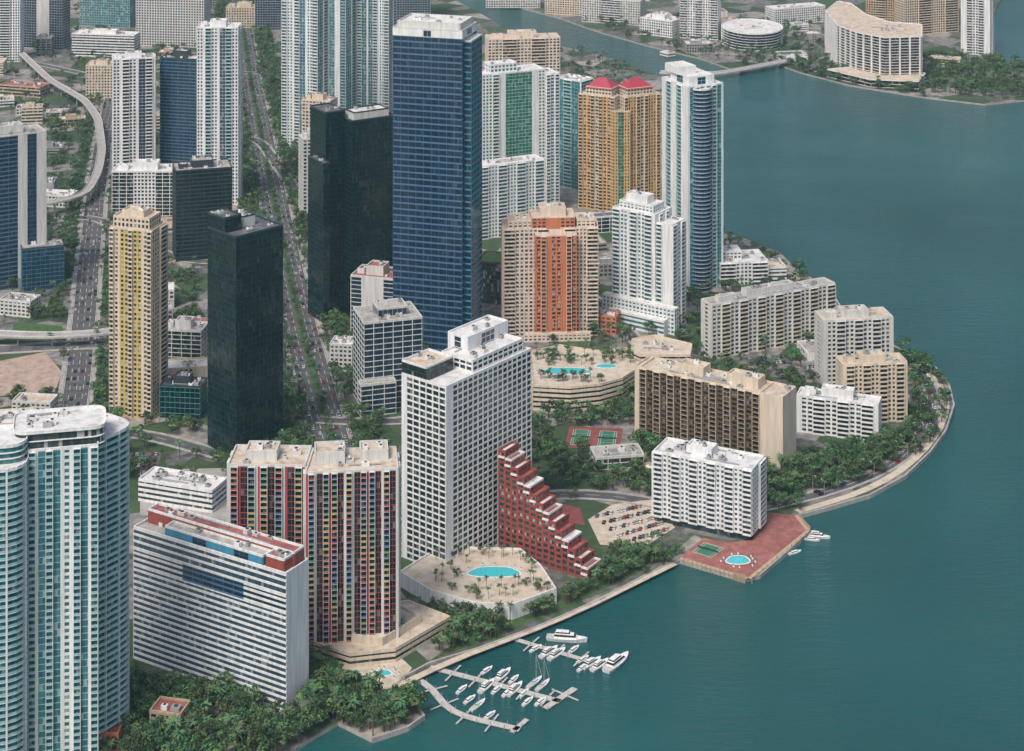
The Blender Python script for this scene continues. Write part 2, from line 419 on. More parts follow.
road([(-40,235),(40,222),(92,215),(180,262),(284,262)],10,2,2,z=0.22)
road([(95,130),(180,120),(260,140),(320,225),(350,240)],10,2,2,z=0.23)
road([(345,505),(440,522),(480,505),(560,492),(640,498),(690,512)],10,2,2,z=0.24)
road([(318,420),(400,425),(470,405),(500,345)],9,2,2,z=0.25)
SH=road([(700,520),(790,503),(850,487),(895,466),(922,440),(935,408),(931,380),(908,358)],8,2,1.5,z=0.26)
road([(640,345),(600,300),(480,250),(410,240)],9,2,2,z=0.27)
road([(20,60),(112,80),(180,60),(250,75),(330,60)],10,2,2,z=0.28)
road([(95,740),(180,722),(250,728),(300,715)],7,2,1.5,z=0.29)
# shoreline promenade
pr=MB(); ribbon(pr,dense([P(*p) for p in [(398,690),(428,668),(478,654),(538,632),(598,606),(650,578),(678,565)]]),4,0.3,SANDP,off=2.3,thick=0.3)
ribbon(pr,dense([P(*p) for p in [(797,512),(830,503),(868,491),(902,472),(927,449),(941,428),(949,405),(944,387),(932,372),(912,360)]]),5,0.3,SANDP,thick=0.3)
pr.build('promenade')
sw=MB()
ribbon(sw,[P(*p) for p in shore[3:33]],1.2,0.55,PAVE,thick=3.5)
sw.build('seawall')
sheet('lawn',[(425,664),(480,640),(560,610),(640,572),(650,560),(600,575),(540,600),(470,632)],0.05,GRASS)
sheet('lawn',[(610,575),(650,560),(655,545),(600,560)],0.055,GRASS)
sheet('bare_soil_lot',[(-5,362),(45,352),(62,372),(55,392),(0,396)],0.05,DIRT)
sheet('sports_field',[(14,322),(62,326),(68,338),(10,340)],0.05,GRASS)
sheet('parking_lot',[(588,520),(612,505),(652,500),(675,528),(640,550),(600,545)],0.3,SANDP)
sheet('parking_lot',[(548,500),(580,508),(585,525),(545,520)],0.06,COURTR)
sheet('plaza_paving',[(335,668),(398,655),(412,668),(396,690),(352,690)],0.06,SANDP)
sheet('plaza_paving',[(140,470),(228,468),(235,520),(140,515)],0.03,PAVE)
def pool(name,cx,cy,rx,ry,z=0.08,lounge=True):
    c=[(cx+rx*(1+0.12*math.sin(3*t))*math.cos(t),cy+ry*(1+0.1*math.cos(2*t))*math.sin(t)) for t in[2*math.pi*i/28 for i in range(28)]]
    pts=[P(x,y,z) for x,y in reversed(c)]
    q=MB(); q.prism(offset(pts,0.7),z-0.1,z+0.12,PAINT); q.face([(*p,z+0.135) for p in pts],POOLM)
    if lounge:
        for i in range(0,28,2):
            if i%6==4: continue
            o=offset(pts,random.uniform(2.2,3.4))[i]
            q.obox(o,(1,0),(0,-1),0,0.7,0,1.9,z+0.25,z+0.4,W); q.obox(o,(1,0),(0,-1),0,0.7,-0.5,0,z+0.4,z+0.8,BLU)
    q.build(name)
def court(cx,cy,z,w=11,Ln=24,ang=-0.12,sur=COURTR,inn=COURT,name='tennis_court',pair=2):
    c=P(cx,cy,z); q=MB(); ca,sa=math.cos(ang),math.sin(ang)
    def rc(x0,x1,y0,y1,zz,m): q.face([(c[0]+x*ca-y*sa,c[1]+x*sa+y*ca,zz) for x,y in((x0,y0),(x1,y0),(x1,y1),(x0,y1))],m)
    Wt=pair*(w+6)
    rc(-Wt/2,Wt/2,-Ln/2-5,Ln/2+5,z+0.05,sur)
    for k in range(pair):
        x0=-Wt/2+3+k*(w+6)
        rc(x0,x0+w,-Ln/2,Ln/2,z+0.055,inn)
        for(a,b2,e,f)in((x0,x0+.2,-Ln/2,Ln/2),(x0+w-.2,x0+w,-Ln/2,Ln/2),(x0,x0+w,-Ln/2,-Ln/2+.2),(x0,x0+w,Ln/2-.2,Ln/2),(x0+1.4,x0+1.55,-Ln/2,Ln/2),(x0+w-1.55,x0+w-1.4,-Ln/2,Ln/2),(x0+1.6,x0+w-1.6,-6.4,-6.25),(x0+1.6,x0+w-1.6,6.25,6.4)):
            rc(a,b2,e,f,z+0.06,PAINT)
        A=(c[0]+(x0-0.5)*ca,c[1]+(x0-0.5)*sa)
        q.obox(A,(ca,sa),(sa,-ca),0,w+1,0,0.05,z+0.07,z+1.0,DGR,back=True)
    q.build(name)
# ---------------------------------------------------------------- hero buildings
b=Bld('condominium_tower',glass=G_TEAL,wall=W,roof=R_WHT,fh=3.0)
def rrect(poly,r,k=5):
    out=[]
    for i in range(4):
        a=poly[i-1];c=poly[i];e=poly[(i+1)%4]
        d1=((a[0]-c[0])/math.dist(a,c),(a[1]-c[1])/math.dist(a,c));d2=((e[0]-c[0])/math.dist(e,c),(e[1]-c[1])/math.dist(e,c))
        for j in range(k+1):
            t=j/k; s1=(1-t)**2; s2=t*t
            out.append((c[0]+d1[0]*r*s1+d2[0]*r*s2,c[1]+d1[1]*r*s1+d2[1]*r*s2))
    return out
h=140
p1=b.quad((-85,478),(24,470),30,h); b.ring(rrect(p1,11),0,h,out=1.4,rail=RAILT,pier=9)
p2=b.quad((28,452),(98,446),22,h+3); b.part(p2,0,h+3,['bSGBGSWSbGSb','SGb','G','G'],acc=RAILT,rail=RAILT)
p3=b.quad((88,446),(134,426),26,h+1); b.ring(rrect(p3,10),0,h+1,out=1.4,rail=RAILT,pier=8)
p4=sub(p2,-0.2,1.1,0.1,1.2); b.ring(rrect(p4,6),h+3,h+10,out=0.8,roof=R_WHT,foot=False,glass=G_NEUT)
p5=sub(p1,0.3,1.0,0.2,0.95); b.ring(rrect(p5,8),h+0.4,h+8,out=0.8,roof=R_WHT,foot=False)
b.equip(p4,h+10.4,8); b.done()
# hotel with white ribbons
b=Bld('hotel',glass=G_HBLU,wall=W,acc=BLU,roof=R_RED,fh=2.9,rb=1.1)
hh=hgt(575,712); p=b.quad((134,528),(286,575),17,hh)
b.part(p,0,hh-18,['RRRRRRRRRRRR','S','R','S'],par=False)
b.part(p,hh-18,hh-10,['RRRRRLLLLLLRRRR','S','R','S'],foot=False,par=False,acc=SPB,glass=G_BLUE)
b.part(p,hh-10,hh,['RRRRRRRRRRRR','S','R','S'],foot=False,eq=6,roof=R_GRY)
base=(p,hh)
b.pent(0.02,0.98,0.5,0.95,6,['TTTTTT','T','T','T'],base=base,acc=RED,roof=R_RED,eq=8)
b.pent(0.2,0.84,0.1,0.49,4,['TTgTTgT','T','T','T'],base=base,acc=BLU,roof=R_GRY,glass=G_BLUE)
b.pent(0.86,0.97,0.12,0.49,5,['T'],base=base,acc=RED,roof=R_RED); b.done()
# multicolour balcony tower
b=Bld('apartment_tower',glass=G_DARK,wall=OW,acc=KC[0],roof=R_TAN,fh=2.9,gap=1.8)
hh=hgt(468,650)
p=b.quad((228,466),(382,468),24,hh); b.part(sub(p,0,0.5,0,1),0,hh,['SKtGKStKGKStGKt','K','W','SKWKS'],eq=8)
p2=b.quad((306,474),(398,470),27,hh-1); b.part(p2,0,hh-1,['tKSGKtKGSKSGKtKGSKGS','SBSKS','W','K'],eq=10)
b.pent(0.1,0.42,0.4,0.9,5,'S',roof=R_TAN); b.pent(0.6,0.9,0.5,0.95,4,'S',roof=R_TAN)
b.pent(0.2,0.6,0.3,0.8,4,'S',base=(sub(p,0,0.5,0,1),hh),roof=R_TAN); b.done()
b=Bld('parking_podium',wall=CR,acc=CR,roof=R_TAN,glass=G_DARK)
b.part([P(303,640,6),P(350,655,6),P(395,650,6),P(450,618,6),P(408,602,6),P(330,615,6)],0,6,['R'],eq=0)
b.part([P(352,636,9),P(382,640,9),P(420,617,9),P(398,606,9)],6.02,9,['S'],foot=False,eq=4); b.done()
pool('swimming_pool',383,673,8,3,0.1); pool('swimming_pool',281,716,8,4,0.1,lounge=False)
# white gridded tower
b=Bld('apartment_tower',glass=G_DARK,wall=W,roof=R_WHT,fh=3.4,gap=4.4)
hh=hgt(388,574); p=b.quad((446,388),(531,350),32,hh)
b.part(p,0,hh,['SPPPPPPPPPPPPP','PPP','P','SPPPPPPPP'],eq=8)
base=(p,hh)
b.pent(0.0,0.3,0.45,1.0,7,['G'],glass=G_DARK,base=base,roof=R_TAN,acc=DGR)
b.pent(0.35,0.95,0.1,0.8,6,['P'],base=base,roof=R_WHT,eq=6)
t=b.pent(0.5,0.98,0.5,0.95,13,['TGT'],base=base,acc=W,glass=G_BLUE,roof=R_WHT)
b.done()
# stepped red wing
b=Bld('terraced_apartment_building',glass=G_NEUT,wall=RED,acc=W,roof=R_WHT,fh=3.1,gap=3.2)
a0=P(499,552);a1=P(588,580)
L=math.dist(a0,a1);d=((a1[0]-a0[0])/L,(a1[1]-a0[1])/L);nn=(-d[1],d[0])
for i in range(14):
    u0=L*i/14;u1=L*(i+1)/14; z=56-i*3.9
    pts=[(a0[0]+d[0]*u+nn[0]*v,a0[1]+d[1]*u+nn[1]*v) for u,v in((u0,0),(u1-0.02,0),(u1-0.02,13),(u0,13))]
    b.part(pts,0,z,['W','W','W','W'],parm=W if i%3==1 else RED,roof=R_RED if i%2 else R_WHT)
    b.k['walls'].obox(pts[0],d,(d[1],-d[0]),0.1,u1-u0-0.1,0.26,1.0,z-3.2,z-2.2,W,back=True)
b.done()
# pool deck podium
b=Bld('pool_deck_podium',wall=W,acc=W,roof=SANDP,glass=G_DARK,fh=3.5)
PD=[P(400,573,7),P(432,592,7),P(475,604,7),P(512,606,7),P(556,590,7),P(540,566,7),P(520,550,7),P(440,548,7)]
b.part(PD,0,7,['S'],eq=0); b.done()
pool('swimming_pool',494,572,25,5.5,7.05)
# near-black glass tower
b=Bld('office_tower',glass=G_BLK,wall=DGR,acc=MGR,roof=R_DRK,fh=3.8)
hh=hgt(238,460); p=b.quad((236,238),(283,226),30,hh)
b.part(p,0,hh,['g','g','g','g'],eq=4,foot=True); base=(p,hh)
b.pent(0.0,0.35,0.4,1.0,9,'g',base=base,glass=G_BLK); b.pent(0.45,0.7,0.5,0.95,6,'T',acc=OW,base=base,roof=R_WHT); b.done()
# yellow tower
b=Bld('apartment_tower',glass=G_NEUT,wall=CR,acc=YEL,rail=CR,roof=R_TAN,fh=3.0,gap=3)
hh=hgt(232,420); p=b.quad((110,228),(152,232),20,hh)
b.part(p,0,hh,['BWSwwBwwSWB','WB','W','W'],eq=6); base=(p,hh)
b.pent(0.05,0.9,0.1,0.9,7,'W',base=base,roof=R_TAN); b.pent(0.2,0.7,0.3,0.8,10,'S',base=base,roof=R_TAN); b.done()
simple('office_building',(139,480),(212,492),513,18,['RRR','R','R','R'],wall=W,roof=R_WHT,eq=16,pent=False)
# tall blue glass tower
b=Bld('office_tower',glass=G_BLUE,wall=OW,acc=SPB,roof=R_WHT,fh=4.4,gap=3.0,lb=1.1)
hh=hgt(28,352); p=b.quad((393,28),(462,32),34,hh)
b.part(p,0,hh-5,['LLLLLLLLL','L','L','L'],par=False)
b.part(p,hh-5,hh,['TTTTGTTTT','TGT','T','T'],foot=False,eq=4,acc=W); b.pent(0.05,0.95,0.1,0.95,4,'T',acc=OW,eq=6)
b.part(sub(p,1.0,1.1,0.15,0.9),0,hh-8,['L'],glass=G_BLUE,acc=BLU); b.done()
# dark green glass tower
b=Bld('office_tower',glass=G_BLK,wall=DGR,acc=MGR,roof=R_DRK,fh=3.8)
hh=hgt(122,320); p=b.quad((352,122),(395,116),38,hh); b.part(p,0,hh,['g'],eq=5)
b.part(sub(p,-0.45,0,0.3,1),0,hh+6,['g'],eq=2); b.pent(0.1,0.9,0.1,0.5,5,'T',base=(p,hh),acc=OW,roof=R_WHT)
b.part(sub(p,-0.6,-0.46,0.1,0.8),0,hh*0.8,['g'],eq=2); b.done()
simple('office_building',(351,276),(394,280),345,25,['ESSE','S','S','S'],wall=OW,roof=R_RED,glass=G_BLUE)
b=Bld('office_building',glass=G_BLUE,wall=OW,acc=OW,roof=R_GRY,fh=3.6)
hh=hgt(324,412); p=b.quad((364,324),(422,318),32,hh); b.part(p,0,hh,['EEEEE','E','E','E'],eq=14); b.pent(0.3,0.8,0.3,0.8,5,'G',acc=OW)
b.part(sub(p,-0.1,0.5,-0.25,0),0,hh*0.35,['E']); b.done()
# terracotta and cream tower
b=Bld('apartment_tower',glass=G_NEUT,wall=PK,acc=ORG,rail=PK,roof=R_TAN,fh=2.9,gap=3.2)
hh=hgt(232,340); p=b.quad((504,230),(598,228),24,hh)
b.part(p,0,hh,['BWWBSSSSBWB','WB','W','WB'],eq=6)
b.part(sub(p,0.33,0.76,-0.32,0.0),0,hh-3,['wbTwwTbw','w','w','w'],roof=R_TAN)
base=(p,hh)
b.pent(0.05,0.3,0.1,0.8,5,'W',base=base); b.pent(0.78,0.97,0.1,0.8,5,'W',base=base)
t=b.pent(0.3,0.75,0.0,0.85,8,['wTw'],base=base,roof=R_TAN); b.pent(0.2,0.8,0.2,0.9,5,'T',base=t,acc=PK)
b.part(sub(p,0.2,0.9,-0.45,-0.33),0,5,['W'],roof=R_TAN); b.done()
# white stepped tower
b=Bld('apartment_tower',glass=G_TEAL,wall=W,rail=W,acc=W,roof=R_WHT,fh=3.0,gap=3.2)
hh=hgt(218,330); p=b.quad((613,208),(655,216),24,hh)
b.part(p,0,hh,['BWSBWBS','SBWBS','W','W'],eq=6); b.part(sub(p,0.5,1.35,0.1,0.9),0,hh-6,['BWBS','BWB','W','W'],eq=3)
b.pent(0.1,0.9,0.15,0.8,5,'W',base=(p,hh)); b.pent(0.2,0.7,0.3,0.7,10,'S',base=(p,hh))
b.part(sub(p,-0.15,1.55,-0.25,-0.01),0,18,['WWW','W','W','W'],eq=0); b.part(sub(p,0.1,1.4,-0.5,-0.26),0,10,['R','S','S','S'])
b.done()
# blue and white waterfront tower
b=Bld('condominium_tower',glass=G_BLUE,wall=W,rail=RAILT,acc=RAILT,roof=R_WHT,fh=3.1,gap=3.2)
hh=hgt(88,292); p=b.quad((662,78),(688,88),32,hh)
b.part(p,0,hh,['SBSBS','SGbGSGbGS','W','W'],eq=2,glass=G_TEAL)
b.part(sub(p,0.15,0.85,0.15,0.85),hh+0.05,hh+6,['SGS'],foot=False); b.part(sub(p,0.0,0.5,0.1,0.6),hh+6.1,hh+11,['S'],foot=False)
b.ring(ngon(*bil(p,0.95,0.4),7.5,20),0,hh-2,out=1.3,rail=SPB,glass=G_BLUE)
b.done()
# apricot twin tower with red hip roofs
b=Bld('apartment_tower',glass=G_NEUT,wall=CR,rail=LOR,acc=LOR,roof=R_TAN,fh=3.0,gap=3.2)
hh=hgt(100,215)
RR=wallmat('red_metal_roof',(0.42,0.05,0.08),rough=0.45,streak=False)
for (A,B) in(((579,94),(615,98)),((624,98),(660,94))):
    p=b.quad(A,B,26,hh); b.part(p,0,hh,['bwwBWBwwb','WB','W','BW'],eq=0)
    t=b.pent(0.15,0.85,0.15,0.85,6,'W',base=(p,hh),eq=0)
    tp,tz=t; o=offset(tp,1.0)
    c1=bil(tp,0.35,0.5);c2=bil(tp,0.65,0.5)
    q=b.k['roof']
    for i in range(4):
        a=o[i];e=o[(i+1)%4]
        if i==0: q.face([(*a,tz),(*e,tz),(*c2,tz+8),(*c1,tz+8)],RR)
        if i==1: q.face([(*a,tz),(*e,tz),(*c2,tz+8)],RR)
        if i==2: q.face([(*a,tz),(*e,tz),(*c1,tz+8),(*c2,tz+8)],RR)
        if i==3: q.face([(*a,tz),(*e,tz),(*c1,tz+8)],RR)
p=b.quad((612,112),(630,112),22,hh-12); b.part(p,0,hh-12,['wGw','W','W','W'],glass=G_GRN); b.done()
# white tower with green glass
b=Bld('apartment_tower',glass=G_TEAL,wall=W,rail=W,acc=W,roof=R_WHT,fh=3.0,gap=3.4)
hh=hgt(72,215); p=b.quad((479,76),(545,70),24,hh); b.part(p,0,hh,['WWBSggggSW','WB','W','W'],glass=G_GRN,eq=6)
b.part(sub(p,1.0,1.2,-0.1,0.9),0,hh-4,['BWB','W','W','W'],eq=2); b.pent(0.2,0.6,0.2,0.8,7,'W',base=(p,hh))
p=b.quad((479,168),(544,160),18,hgt(168,240)); b.part(p,0,hgt(168,240),['BWBWBWB','WB','W','W'],eq=8); b.done()
simple('apartment_tower',(488,40),(560,38),130,24,['WBWBW','W','W','W'],wall=PK,roof=R_TAN,glass=G_NEUT,rail=CR)
simple('condominium_tower',(556,78),(580,82),190,20,['GbG','b','G','G'],wall=W,acc=RAILT,roof=R_WHT,glass=G_TEAL,pent=False)
# pool podium (tan) next to terracotta tower
b=Bld('parking_garage',glass=G_DARK,wall=CR,acc=CR,roof=SANDP,fh=3.3,gap=6)
hz=hgt(388,412)
b.part([P(533,386,hz),P(570,388,hz),P(600,385,hz),P(622,379,hz),P(636,370,hz),P(640,360,hz),P(634,348,hz),P(600,352,hz),P(560,346,hz),P(530,352,hz)],0,hz,['R'],eq=0,rb=1.7)
b.part([P(632,352,hz+4),P(640,356,hz+4),P(690,356,hz+4),P(692,345,hz+4),P(655,336,hz+4),P(632,340,hz+4)],0,hz+4,['R'],eq=8); b.done()
pool('swimming_pool',566,371,24,3.5,hz+0.05); pool('swimming_pool',606,366,10,2,hz+0.05,lounge=False)
PODZ=hz
simple('parking_garage',(477,262),(503,264),305,26,['E','E','E','E'],pent=False,eq=0,wall=BRN,roof=GRASS)
# long slabs near the bay
simple('apartment_building',(712,306),(835,284),360,14,['WBWBWBWBWBWBWB','SWS','W','SWS'],wall=OW,rail=CR,roof=R_GRY,glass=G_BRN,eq=18,fh=2.9)
simple('apartment_building',(824,322),(893,318),388,20,['SWBWBWBWS','S','W','SWS'],wall=OW,rail=OW,roof=R_TAN,glass=G_BRN,eq=12,fh=2.9)
simple('apartment_building',(843,366),(907,363),424,16,['SBWBWBWBS','S','W','SWS'],wall=CR,rail=CR,roof=R_TAN,glass=G_BRN,eq=12,fh=2.9)
b=Bld('apartment_building',glass=G_BRN,wall=CR,acc=BRN,rail=BRN,roof=R_TAN,fh=2.9,gap=3.4)
hh=hgt(398,474); p=b.quad((640,368),(760,394),20,hh)
b.part(p,0,hh,['bwbwbwbwbwbwbwbwb','S','w','SwS'],eq=20); base=(p,hh)
b.part(sub(p,1.0,1.18,0,1),0,hh+0.1,['S'],foot=True,eq=2); b.part(sub(p,-0.04,0,0,1),0,hh+0.1,['S'])
b.pent(0.3,0.5,0.3,0.8,5,'S',base=base,roof=R_TAN); b.pent(0.7,0.95,0.3,0.8,5,'S',base=base,roof=R_TAN)
b.done()
simple('apartment_building',(797,396),(878,406),442,14,['SWBWBWBS','S','W','S'],wall=W,rail=W,roof=R_WHT,glass=G_DARK,eq=14,fh=2.9)
b=Bld('apartment_building',glass=G_HBLU,wall=W,acc=RAILD,rail=W,roof=R_WHT,fh=2.9,gap=3.2)
hh=hgt(471,543); p=b.quad((654,452),(752,471),21,hh)
b.part(p,4,hh,['BWBWBWBWBWB','WB','W','WB'],eq=18,foot=True); b.part(offset(p,-2),0,3.98,['G'],foot=False,par=False)
b.pent(0.3,0.55,0.3,0.75,4,'S',base=(p,hh)); b.done()
b=Bld('apartment_building',glass=G_NEUT,wall=W,acc=W,roof=R_WHT,fh=3.0)
p=b.quad((720,264),(768,262),30,18); b.part(p,0,18,['BWB','W','W','W'],eq=8)
b.part(sub(p,0.6,1.4,0.1,0.8),0,12,['R','R','R','R'],eq=6,roof=R_TAN); b.part(sub(p,0.1,0.5,0.3,0.8),18.05,24,['W'],foot=False,eq=3); b.done()
# left cluster
simple('condominium_tower',(-20,140),(46,132),294,26,['LSLLSgS','L','G','G'],wall=OW,acc=SPB,glass=G_BLUE,roof=R_GRY,fh=3.4)
simple('parking_garage',(22,250),(64,246),292,20,['G','G','G','G'],wall=DGR,acc=BLU,glass=G_BLUE,roof=R_GRY,pent=False,eq=8)
simple('condominium_tower',(113,60),(155,58),178,20,['WSBWSGBS','WB','W','W'],wall=W,rail=W,glass=G_BLUE,roof=R_WHT)
simple('parking_garage',(112,172),(177,172),216,24,['EWE','E','E','E'],wall=W,glass=G_DARK,roof=R_WHT,eq=10)
simple('office_tower',(160,58),(196,60),172,20,['L','L','L','L'],wall=DGR,acc=SPB,glass=G_BLUE,roof=R_WHT)
simple('condominium_tower',(197,28),(238,28),205,20,['WSBWSGBW','WB','W','W'],wall=W,rail=RAILT,glass=G_HBLU,roof=R_WHT)
simple('office_building',(176,172),(232,168),262,28,['L','G','G','G'],wall=DGR,acc=DGR,glass=G_BLK,roof=R_GRY,eq=14)
simple('parking_garage',(72,34),(134,36),58,22,['R','R','R','R'],wall=W,glass=G_DARK,roof=R_WHT)
simple('office_tower',(136,-6),(204,-4),48,26,['W','W','W','W'],wall=OW,glass=G_BLUE,roof=R_WHT)
simple('office_building',(86,66),(116,66),98,20,['w','w','w','w'],acc=CR,wall=CR,roof=R_TAN)
simple('condominium_tower',(24,-42),(62,-40),50,20,['GSG','G','G','G'],wall=OW,acc=OW,glass=G_BLUE)
simple('condominium_tower',(-10,-30),(20,-30),62,20,['WBW','W','W','W'],wall=W,glass=G_BLUE)
simple('condominium_tower',(80,-50),(130,-48),28,22,['G','G','G','G'],wall=OW,acc=OW,glass=G_TEAL)
simple('condominium_tower',(282,-62),(318,-60),150,22,['BWSBGSWB','GB','W','W'],wall=W,rail=W,glass=G_TEAL)
simple('condominium_tower',(318,-48),(346,-46),120,22,['BSGSB','GB','W','W'],wall=W,rail=RAILT,glass=G_TEAL)
simple('condominium_tower',(346,-46),(389,-44),118,22,['BWSBGSGBSWB','GB','W','W'],wall=W,rail=W,glass=G_TEAL)
simple('office_tower',(302,100),(330,102),200,18,['W','W','W','W'],wall=CR,glass=G_NEUT,roof=R_TAN)
simple('office_building',(303,140),(328,138),222,18,['WSW','W','W','W'],wall=OW,glass=G_DARK,roof=R_WHT)
simple('office_building',(226,8),(262,8),28,22,['W','W','W','W'],wall=CR,glass=G_NEUT,roof=R_TAN)
simple('office_building',(255,-20),(283,-20),30,22,['G','G','G','G'],wall=OW,acc=OW,glass=G_BLUE)
simple('office_building',(232,-30),(252,-30),-5,22,['W','W','W','W'],wall=TAN,glass=G_NEUT)
simple('office_tower',(392,-60),(430,-60),20,25,['G','G','G','G'],wall=OW,acc=OW,glass=G_BLUE)
simple('office_building',(160,386),(200,388),420,16,['G','G','G','G'],wall=DGR,acc=TEAL,glass=G_BLK,roof=R_DRK)
simple('office_building',(162,330),(201,332),372,18,['E','E','E','E'],wall=OW,glass=G_DARK,roof=R_GRY)
simple('house',(12,402),(50,404),418,14,['W','W','W','W'],wall=OW,roof=R_TAN,pent=False,eq=3)
simple('shop_building',(0,300),(30,303),318,16,['W','W','W','W'],wall=OW,roof=R_GRY,pent=False)
simple('shop_building',(30,195),(70,197),208,18,['W','W','W','W'],wall=OW,roof=R_WHT,pent=False)
simple('warehouse',(0,85),(40,88),98,22,['R','R','R','R'],wall=TAN,roof=R_RED,pent=False)
simple('office_building',(330,345),(352,346),372,16,['W','W','W','W'],wall=OW,roof=R_WHT,pent=False)
simple('office_building',(596,316),(616,318),335,14,['w','w','w','w'],acc=ORG,wall=ORG,roof=R_RED,pent=False)
simple('house',(150,712),(180,716),738,12,['W','W','W','W'],wall=TAN,roof=R_RED,pent=False,eq=2)
simple('house',(96,735),(118,735),752,12,['W','W','W','W'],wall=ORG,roof=R_RED,pent=False,eq=2)
# island
def island():
    b=Bld('hotel',glass=G_BRN,wall=W,roof=R_TAN,fh=3.2)
    hh=hgt(36,80); px=[(826,12),(838,26),(858,33),(885,38),(921,37),(921,25),(890,23),(865,15),(850,4),(838,2)]
    b.ring([P(x,y,hh) for x,y in px],0,hh,out=1.6,pier=12); b.equip([P(862,32,hh),P(915,34,hh),P(915,27,hh),P(865,22,hh)],hh+.4,14)
    q=[P(828,70,8),P(870,80,8),P(918,82,8),P(925,74,8),P(870,66,8)]; b.ring(q,0,8,out=1); b.done()
    b=Bld('apartment_building',glass=G_DARK,wall=W,roof=R_WHT,fh=3.2)
    hh=hgt(36,52); c=P(752,27,hh); b.ring(ngon(c[0],c[1],38,24,ry=50),0,hh,out=1.3); b.equip([(c[0]-20,c[1]-20),(c[0]+20,c[1]-20),(c[0]+20,c[1]+20),(c[0]-20,c[1]+20)],hh+.4,10); b.done()
    simple('apartment_tower',(680,-5),(718,-3),40,20,['BWBWB','W','W','W'],wall=W,roof=R_WHT)
    simple('apartment_building',(640,18),(672,22),38,30,['W','W','W','W'],wall=W,roof=R_WHT)
    simple('apartment_building',(582,-2),(640,2),26,22,['WBW','W','W','W'],wall=OW,roof=R_TAN)
    simple('apartment_building',(545,-6),(582,-4),16,22,['W','W','W','W'],wall=CR,roof=R_TAN)
    simple('apartment_tower',(866,-28),(905,-26),30,24,['WBWB','W','W','W'],wall=TAN,rail=CR,glass=G_BRN,roof=R_TAN)
    simple('apartment_tower',(905,-18),(958,-22),36,24,['WBWB','W','W','W'],wall=CR,rail=CR,glass=G_BRN,roof=R_TAN)
    simple('condominium_tower',(961,-40),(990,-38),56,18,['SBWBS','WB','W','W'],wall=W,glass=G_NEUT,roof=R_WHT)
    simple('office_building',(486,-8),(540,-8),8,30,['W','W','W','W'],wall=OW,roof=R_WHT)
    simple('shop_building',(930,58),(960,60),68,14,['R','R','R','R'],wall=CR,roof=R_TAN,pent=False)
    simple('apartment_building',(775,10),(825,6),26,26,['W','W','W','W'],wall=W,roof=R_WHT,pent=False)
    simple('shop_building',(660,52),(668,54),57,12,['R'],wall=W,roof=R_WHT,pent=False)
island()
# waterfront pool deck
b=Bld('pool_deck_pier',wall=GRY,acc=GRY,roof=REDP,glass=G_DARK)
dk=[(681,557),(735,573),(748,577),(806,530),(794,515),(765,512),(752,540),(700,545)]
b.k['roof'].prism([P(x,y,1) for x,y in dk],-3,1.0,GRY,REDP)
pts=[P(x,y,1) for x,y in dk[:5]]
for i in range(4):
    L=math.dist(pts[i],pts[i+1]);dd=((pts[i+1][0]-pts[i][0])/L,(pts[i+1][1]-pts[i][1])/L);n_=(dd[1],-dd[0])
    b.k['walls'].obox(pts[i],dd,n_,0,L,0.02,2.2,0.4,0.8,TAN,back=True)
    for j in range(12):
        t=j/12; c=(pts[i][0]+(pts[i+1][0]-pts[i][0])*t+n_[0]*2.4,pts[i][1]+(pts[i+1][1]-pts[i][1])*t+n_[1]*2.4)
        b.k['walls'].prism(ngon(*c,0.25,6),-4,2.6,TAN)
b.done()
pool('swimming_pool',738,560,11,4.5,1.05); court(708,550,1.0,w=12,Ln=14,ang=-0.6,sur=REDP,name='putting_green',pair=1)
court(594,438,0.25)
def guideway(px,h,w,name):
    pts=dense([P(*p,h) for p in px],12); q=MB(); ribbon(q,pts,w,h,PAVE,thick=1.2)
    for s_ in(-1,1): ribbon(q,pts,0.3,h+0.9,OW,off=s_*(w/2-0.15),thick=0.9)
    for i in range(1,len(pts)-1,2): q.prism(ngon(*pts[i],0.8,8),0,h-1.2,GRY)
    q.build(name)
guideway([(-20,28),(20,52),(50,80),(85,100),(98,118),(102,150),(98,172),(85,196),(40,205),(-30,208)],11,8,'elevated_guideway')
guideway([(-30,332),(50,336),(112,332),(160,322)],8,10,'road_overpass')
guideway([(660,72),(715,74),(748,68),(790,60)],5,12,'causeway_bridge')
def roadclear(p,k=0.0):
    for pts,w in ROADS:
        for a in pts:
            if abs(a[0]-p[0])<w+k+12 and abs(a[1]-p[1])<w+k+12:
                if math.dist(a,p)<w+k+1.5: return False
    return True
COURTS=[[P(552,426),P(552,454),P(638,454),P(638,426)],[P(588,520),P(612,503),P(655,498),P(680,530),P(640,553),P(600,548)],
 [P(-5,360),P(62,350),P(64,394),P(0,398)],[P(10,320),P(66,322),P(72,340),P(8,342)],[P(335,668),P(398,652),P(412,668),P(396,692),P(352,692)],
 [P(x,y) for x,y in dk],[P(270,708),P(294,710),P(292,724),P(268,722)]]
def clear(p,rd=True):
    if not inpoly(p,main) and not inpoly(p,north): return False
    for f in FOOT:
        if inpoly(p,f): return False
    for f in COURTS:
        if inpoly(p,f): return False
    return (not rd) or roadclear(p)
